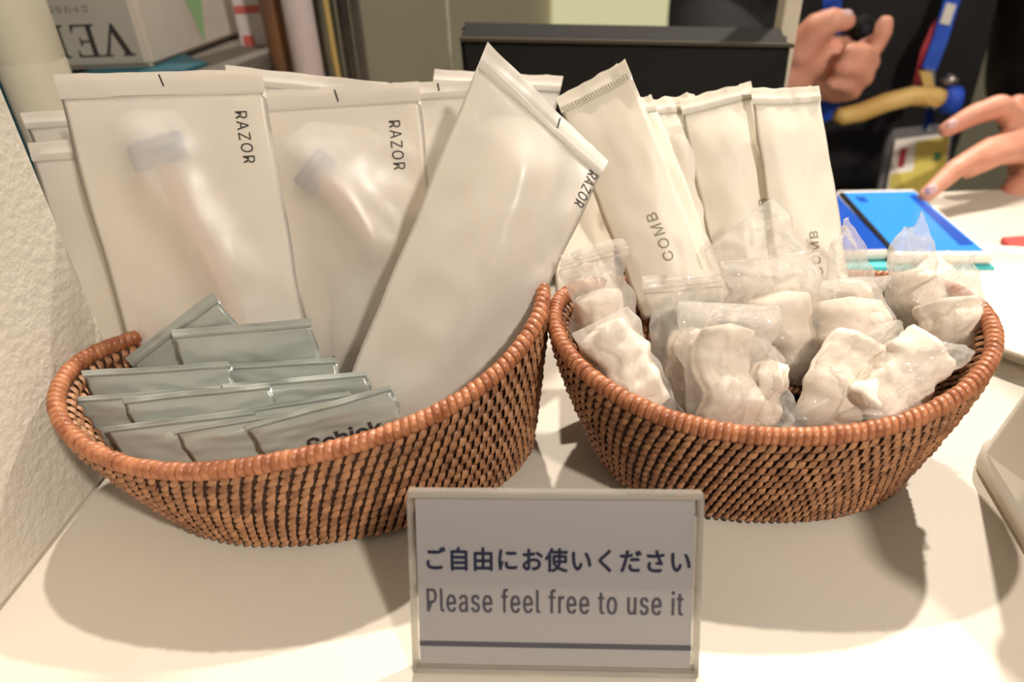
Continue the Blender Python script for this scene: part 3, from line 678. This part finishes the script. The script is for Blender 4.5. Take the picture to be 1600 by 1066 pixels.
# cream bottle
ba = ony(74, 170, .445); bt = ony(62, 150, .445)
bo = empty('cream_bottle', (ba.x - .03, .46, 0)); tag(bo, 'tall cream plastic bottle with a seam ring behind the left pouches', 'bottle')
bx = ony(50, 100, .47).x; by = .47; br = .0198
lathe('bottle_body', [(br * .9, .0005), (br, .004), (br, .150), (br * .985, .1512), (br * .985, .1525), (br, .1537), (br, .212), (br * .97, .2135)], (bx, by, 0), M['cream'], bo)
lathe('bottle_cap', [(br * .97, .2137), (br * 1.0, .215), (br * 1.0, .275), (br * .9, .282), (br * .3, .284)], (bx, by, 0), M['cream'], bo)
o = box('teal_pack', (bx - .07, .455, 0), (bx - .0235, .49, .17), M['teal'], bev=.003); tag(o, 'dark teal pack between the plaster wall and the cream bottle', 'pack')

# things standing behind the razor pouches
def upright(nm, lab, cat, x0, x1, y, Y, m, h=.5, d=.012, parts=()):
    a = ony(x0, y, Y); b = ony(x1, y, Y); lo = 0.0
    r = empty(nm, ((a.x + b.x) / 2, Y, 0)); tag(r, lab, cat)
    box(nm + '_sheet' if cat != 'bottle' else 'body', (a.x, Y, 0), (b.x, Y + d, h), m, r, .0015)
    for pn, fx0, fx1, z0, z1, pm in parts:
        box(pn, (a.x + (b.x - a.x) * fx0, Y - .0008, z0), (a.x + (b.x - a.x) * fx1, Y, z1), pm, r, 0)
    return r
YB = .655
zz = lambda y: ony(400, y, YB).z
upright('brochure', 'blurred white brochure with red and blue print beside the carton', 'brochure', 374, 428, 60, .655, M['brochure'], .34,
        parts=(('red_print', .05, .75, zz(20), zz(8), M['brored']), ('red_print', .12, .42, zz(82), zz(55), M['brored']), ('blue_print', .42, .95, zz(110), zz(72), M['broblue'])))
a = ony(432, 60, YB)
def cyl(nm, lab, cat, x, wpx, Y, m, h, cap=None):
    c = ony(x, 60, Y); e = ony(x + wpx / 2, 60, Y); r = abs(e.x - c.x)
    ro = empty(nm, (c.x, Y, 0)); tag(ro, lab, cat)
    lathe('body', [(r * .92, .0005), (r, .005), (r, h - .01), (r * .9, h)], (c.x, Y, 0), m, ro)
    if cap: lathe('cap', [(r * .7, h), (r * .8, h + .003), (r * .8, h + .03), (r * .6, h + .033)], (c.x, Y, 0), cap, ro)
sx = .635
cyl('brown_bottle', 'blurred brown bottle between the brochure and the pale tube', 'bottle', 433, 34, .62, M['brown'], .235, M['black'])
cyl('paper_tube', 'pale lilac paper tube standing behind the razor pouches', 'tube', 474, 46, .60, M['lilac'], .36)
cyl('olive_canister', 'olive grey canister right of the pale paper tube', 'canister', 512, 36, .615, M['olive'], .33)
g0 = ony(505, -20, .585); g1 = ony(523, 90, .585)
o = tube('gold_stick', [g1 + Vector((.004, 0, -(g1.z - .002))), g1, g0, g0 + Vector((0, 0, .03))], .0022, M['gold'], None, 8); tag(o, 'thin gold stick leaning before the olive canister', 'stick')
upright('grey_folder', 'dark grey folder standing at the edge of the clear sheet', 'folder', 532, 566, 60, .625, M['grey'], .4)

# ------------------------------------------------------------------ person behind the counter
def cap_mesh(bm, a, b, ra, rb, seg=14):
    a = Vector(a); b = Vector(b); ax = b - a; L = ax.length
    if L < 1e-6: ax = Vector((0, 0, 1)); L = 1e-6
    t = ax / L; s = t.cross(Vector((0, 0, 1))); s = s.normalized() if s.length > .05 else t.cross(Vector((1, 0, 0))).normalized(); u = s.cross(t)
    rings = []
    for k in range(1, 6): an = -pi / 2 + k * pi / 10; rings.append((a + t * ra * sin(an), ra * cos(an)))
    for k in range(0, 5): an = k * pi / 10; rings.append((b + t * rb * sin(an), rb * cos(an)))
    vs = [[bm.verts.new(c + (s * cos(2 * pi * k / seg) + u * sin(2 * pi * k / seg)) * r) for k in range(seg)] for c, r in rings]
    for i in range(len(vs) - 1):
        for k in range(seg): bm.faces.new((vs[i][k], vs[i][(k + 1) % seg], vs[i + 1][(k + 1) % seg], vs[i + 1][k]))
    bm.faces.new(vs[0][::-1]); bm.faces.new(vs[-1])
def ell(bm, c, r, rot=None):
    mx = Matrix.Translation(Vector(c)) @ (rot.to_4x4() if rot else Matrix.Identity(4)) @ Matrix.Diagonal((*r, 1))
    bmesh.ops.create_uvsphere(bm, u_segments=24, v_segments=16, radius=1, matrix=mx)
def fused(name, bm, m, parent, vox=.004, sm=6):
    me = bpy.data.meshes.new('tmp'); bm.to_mesh(me); bm.free(); t = bpy.data.objects.new('tmp', me); col.objects.link(t)
    r = t.modifiers.new('r', 'REMESH'); r.mode = 'VOXEL'; r.voxel_size = vox
    s = t.modifiers.new('s', 'SMOOTH'); s.iterations = sm; s.factor = .5
    dg = bpy.context.evaluated_depsgraph_get(); nm = bpy.data.meshes.new_from_object(t.evaluated_get(dg)); bpy.data.objects.remove(t)
    nm.name = name; nm.shade_smooth(); nm.materials.clear(); nm.materials.append(m)
    o = bpy.data.objects.new(name, nm); col.objects.link(o)
    if parent: attach(o, parent)
    return o
def chain(bm, pts):
    for (p, r), (q, s) in zip(pts, pts[1:]): cap_mesh(bm, p, q, r, s)
pt = lambda x, y, Y, r: (ony(x, y, Y), r)
TX, TY = .40, .86
per = empty('person', (TX, TY, -.95)); tag(per, 'person in black jacket with blue lanyard, one hand tapping the blue screen', 'person')
bm = bmesh.new()
# head and neck (above the picture)
ell(bm, (TX, TY + .02, .60), (.075, .095, .115)); cap_mesh(bm, (TX, TY + .03, .40), (TX, TY + .02, .56), .058, .05); ell(bm, (TX, TY - .075, .585), (.013, .02, .018))
for s_ in (-1, 1): ell(bm, (TX + s_ * .076, TY + .025, .595), (.012, .02, .03))
ell(bm, (TX, TY - .062, .545), (.026, .02, .009))
# hidden trunk and legs
ell(bm, (TX, TY + .02, .12), (.15, .09, .32)); ell(bm, (TX, TY + .02, -.15), (.16, .1, .14))
for s_ in (-1, 1): chain(bm, [((TX + s_ * .085, TY + .02, -.15), .085), ((TX + s_ * .09, TY, -.52), .058), ((TX + s_ * .09, TY + .03, -.86), .042)]); cap_mesh(bm, (TX + s_ * .09, TY + .03, -.91), (TX + s_ * .1, TY - .12, -.925), .035, .025)
# arm that holds the small dark object (image left)
W1 = ony(1238, 112, .70)
chain(bm, [((TX - .14, TY + .02, .36), .055), ((TX - .165, TY - .02, .10), .042), (W1 + Vector((-.03, .015, .0)), .03), (W1, .027)])
H1 = [
    [pt(1250, 92, .695, .024), pt(1300, 92, .69, .022), pt(1335, 88, .69, .017)],
    [pt(1255, 112, .70, .022), pt(1310, 115, .695, .021)], [pt(1270, 130, .70, .018), pt(1320, 128, .70, .017)],
    [pt(1330, 84, .69, .0125), pt(1362, 74, .68, .0105), pt(1378, 50, .675, .0092), pt(1383, 36, .675, .0075)],          # index
    [pt(1325, 98, .682, .0115), pt(1358, 97, .668, .0098), pt(1348, 82, .655, .0085), pt(1326, 80, .655, .0075)],           # middle, curled
    [pt(1316, 122, .682, .011), pt(1350, 120, .666, .0093), pt(1338, 107, .653, .0082), pt(1314, 106, .653, .0072)],         # ring
    [pt(1304, 145, .685, .010), pt(1332, 143, .670, .0083), pt(1322, 131, .658, .0074), pt(1300, 130, .658, .0065)],            # little
    [pt(1250, 78, .685, .018), pt(1276, 44, .675, .0135), pt(1300, 32, .67, .0112), pt(1322, 33, .668, .0085)]]            # thumb
for c in H1: chain(bm, c)
# arm that taps the screen (image right)
W2 = ony(1665, 262, .63)
chain(bm, [((TX + .19, TY + .02, .36), .055), ((TX + .228, TY - .02, .03), .043), (W2, .026)])
H2 = [
    [(W2, .025), pt(1622, 245, .60, .023)], [(W2, .024), pt(1615, 275, .60, .021)], [(W2, .022), pt(1618, 222, .60, .018)],
    [pt(1604, 214, .592, .0125), pt(1545, 234, .565, .0098), pt(1492, 265, .545, .0084), pt(1444, 308, .527, .0062)],       # index on the screen
    [pt(1612, 232, .585, .0125), pt(1560, 240, .562, .0100), pt(1532, 254, .555, .0090), pt(1512, 268, .552, .0066)],      # middle
    [pt(1606, 204, .60, .0120), pt(1562, 166, .59, .0102), pt(1520, 180, .585, .0090), pt(1478, 203, .582, .0068)],        # ring, lifted
    [pt(1618, 205, .61, .011), pt(1606, 170, .605, .009), pt(1590, 160, .602, .0075)],                                     # little
    [pt(1620, 285, .595, .017), pt(1585, 300, .575, .012), pt(1572, 330, .56, .009)]]                                      # thumb
for c in H2: chain(bm, c)
body = fused('body', bm, M['skin'], per, .0034, 3)
def nail(p, d, m, s=.0052):
    p = ony(*p) + Vector((0, -.0035, .0035)); b = bmesh.new(); ell(b, p, (s, s * .5, s * .75)); bmobj('fingernail', b, m, per, True)
nail((1450, 300, .527), 0, M['nail']); nail((1518, 262, .552), 0, M['lilacnail']); nail((1482, 199, .582), 0, M['nail']); nail((1318, 29, .668), 0, M['nail'], .006)
b = bmesh.new(); ell(b, (TX, TY + .04, .635), (.085, .1, .105)); ell(b, (TX, TY + .075, .56), (.08, .06, .1)); fused('hair', b, M['hair'], per, .008, 4)
# jacket and trousers
b = bmesh.new()
chain(b, [((TX - .1, TY, .34), .10), ((TX + .1, TY, .34), .10)]); chain(b, [((TX - .05, TY, .20), .10), ((TX + .085, TY, .195), .10)])
for zz_, w_ in ((.22, .115), (.10, .105), (-.02, .105), (-.14, .115), (-.24, .115)):
    chain(b, [((TX - .085, TY, zz_), w_), ((TX + .02, TY, zz_), w_)])
chain(b, [((TX - .14, TY + .02, .36), .07), ((TX - .165, TY - .02, .10), .052), (W1 + Vector((-.045, .03, .0)), .042)])
chain(b, [((TX + .19, TY + .02, .36), .075), ((TX + .228, TY - .02, .03), .06), (W2.lerp(Vector((TX + .228, TY - .02, .03)), .35), .044)])
for k in range(9):
    x = TX - .12 + k * .024; chain(b, [((x, TY - .098, .30), .011), ((x + .012 * sin(k), TY - .102, .05), .014), ((x + .02, TY - .095, -.2), .011)])
fused('jacket', b, M['jacket'], per, .009, 5)
b = bmesh.new(); ell(b, (TX, TY + .02, -.2), (.17, .11, .13))
for s_ in (-1, 1): chain(b, [((TX + s_ * .085, TY + .02, -.2), .1), ((TX + s_ * .09, TY, -.52), .075), ((TX + s_ * .09, TY + .03, -.88), .06)])
fused('trousers', b, M['navy'], per, .012, 4)

# small dark object in the fist, blue strap through it
o = empty('pocket_gadget', ony(1340, 42, .672)); tag(o, 'small black gadget held between thumb and finger', 'gadget')
ga = ony(1328, 52, .672); gb = ony(1362, 34, .672)
tube('gadget_body', [ga, ga.lerp(gb, .15), ga.lerp(gb, .85), gb], [.007, .010, .010, .006], M['black'], o, 12); box('gadget_button', ga.lerp(gb, .5) + Vector((-.004, -.012, -.003)), ga.lerp(gb, .5) + Vector((.004, -.009, .003)), M['navy'], o, .001)
def strap(nm, pts, wd, m, parent=None, th=.0012):
    P_ = [Vector(p) for p in pts]; V = []; Fs = []
    for i, p in enumerate(P_):
        t = (P_[min(i + 1, len(P_) - 1)] - P_[max(i - 1, 0)]).normalized(); s = t.cross(Vector((0, 1, 0))).normalized() * wd / 2; d = Vector((0, th, 0))
        V += [p - s, p + s, p + s + d, p - s + d]
    for i in range(len(P_) - 1):
        for k in range(4): a_ = i * 4 + k; b_ = i * 4 + (k + 1) % 4; Fs.append((a_, b_, b_ + 4, a_ + 4))
    Fs += [(3, 2, 1, 0), tuple(len(V) - 4 + k for k in range(4))]
    return mk(nm, V, Fs, m, parent, False)
YS = .735
o = strap('wrist_strap', [ony(1300, -40, .70), ony(1301, 0, .70), ony(1300, 40, .712), ony(1296, 110, .725), ony(1298, 165, .71), ony(1300, 185, .715)], .017, M['blue'], None)
tag(o, 'bright blue strap running down through the closed fist', 'strap')
lan = empty('lanyard_badge', ony(1455, 120, .72)); tag(lan, 'blue lanyard with clear badge holder and yellow card', 'badge')
strap('neck_strap', [ony(1500, -60, .735), ony(1488, 0, .728), ony(1470, 60, .722), ony(1452, 108, .716)], .0155, M['blue'], lan)
strap('red_stripe', [ony(1482, 20, .729), ony(1462, 45, .727), ony(1447, 80, .722), ony(1436, 132, .720)], .011, M['red'], lan)
strap('white_band', [ony(1487, 6, .7265), ony(1476, 38, .7225)], .010, M['white'], lan)
strap('clear_tab', [ony(1453, 108, .713), ony(1455, 160, .69), ony(1450, 205, .668)], .010, M['pouchclear'], lan)
hold = prism('badge_holder', [ony(1398, 204, .672), ony(1470, 196, .672), ony(1490, 214, .668), ony(1478, 300, .630), ony(1468, 312, .626), ony(1372, 300, .630), ony(1386, 222, .668)], (0, .004, .001), M['pouchclear'], lan, .0006)
cq = [ony(1396, 222, .6655), ony(1482, 211, .6655), ony(1470, 312, .624), ony(1382, 300, .629)]
cn = (cq[1] - cq[0]).cross(cq[3] - cq[0]).normalized(); cn = cn if cn.y < 0 else -cn
def cp(a, b, d=0): return cq[0].lerp(cq[1], a).lerp(cq[3].lerp(cq[2], a), b) + cn * d
def cfield(nm, pts, m, d, par): return prism(nm, [cp(a, b, d) for a, b in pts], cn * .0005, m, par)
cardo = cfield('badge_card', [(0, 0), (1, 0), (1, 1), (0, 1)], M['white'], .004, lan)
cfield('yellow_field', [(.40, .10), (.97, .05), (.97, .97), (.03, .97), (.03, .70), (.40, .62)], M['yellow'], .0047, cardo)
cfield('photo_field', [(.12, .2), (.24, .19), (.22, .55), (.12, .55)], M['red'], .0047, cardo)
cfield('green_mark', [(.74, .32), (.86, .31), (.86, .42), (.74, .44)], M['green'], .0054, cardo)
wh = empty('wooden_handle', ony(1400, 160, .68)); tag(wh, 'pale bent wooden handle with a blue end hanging before the jacket', 'handle')
tube('wooden_rod', [ony(1306, 178, .68), ony(1318, 182, .68), ony(1345, 176, .678), ony(1385, 160, .675), ony(1425, 150, .673), ony(1462, 152, .672), ony(1472, 154, .672)], [.006, .0085, .009, .009, .009, .009, .008], M['wood'], wh, 14)
tube('blue_end', [ony(1472, 154, .671), ony(1480, 156, .671), ony(1492, 157, .671), ony(1497, 157, .671)], [.008, .0125, .0135, .007], M['blue'], wh, 14)
strap('wood_loop', [ony(1446, 112, .700), ony(1452, 135, .684), ony(1458, 165, .662)], .012, M['wood'], wh, .003)
tube('metal_clip', [ony(1474, 132, .69), ony(1482, 128, .69), ony(1490, 120, .69)], [.006, .005, .007], M['metal'], wh, 10)
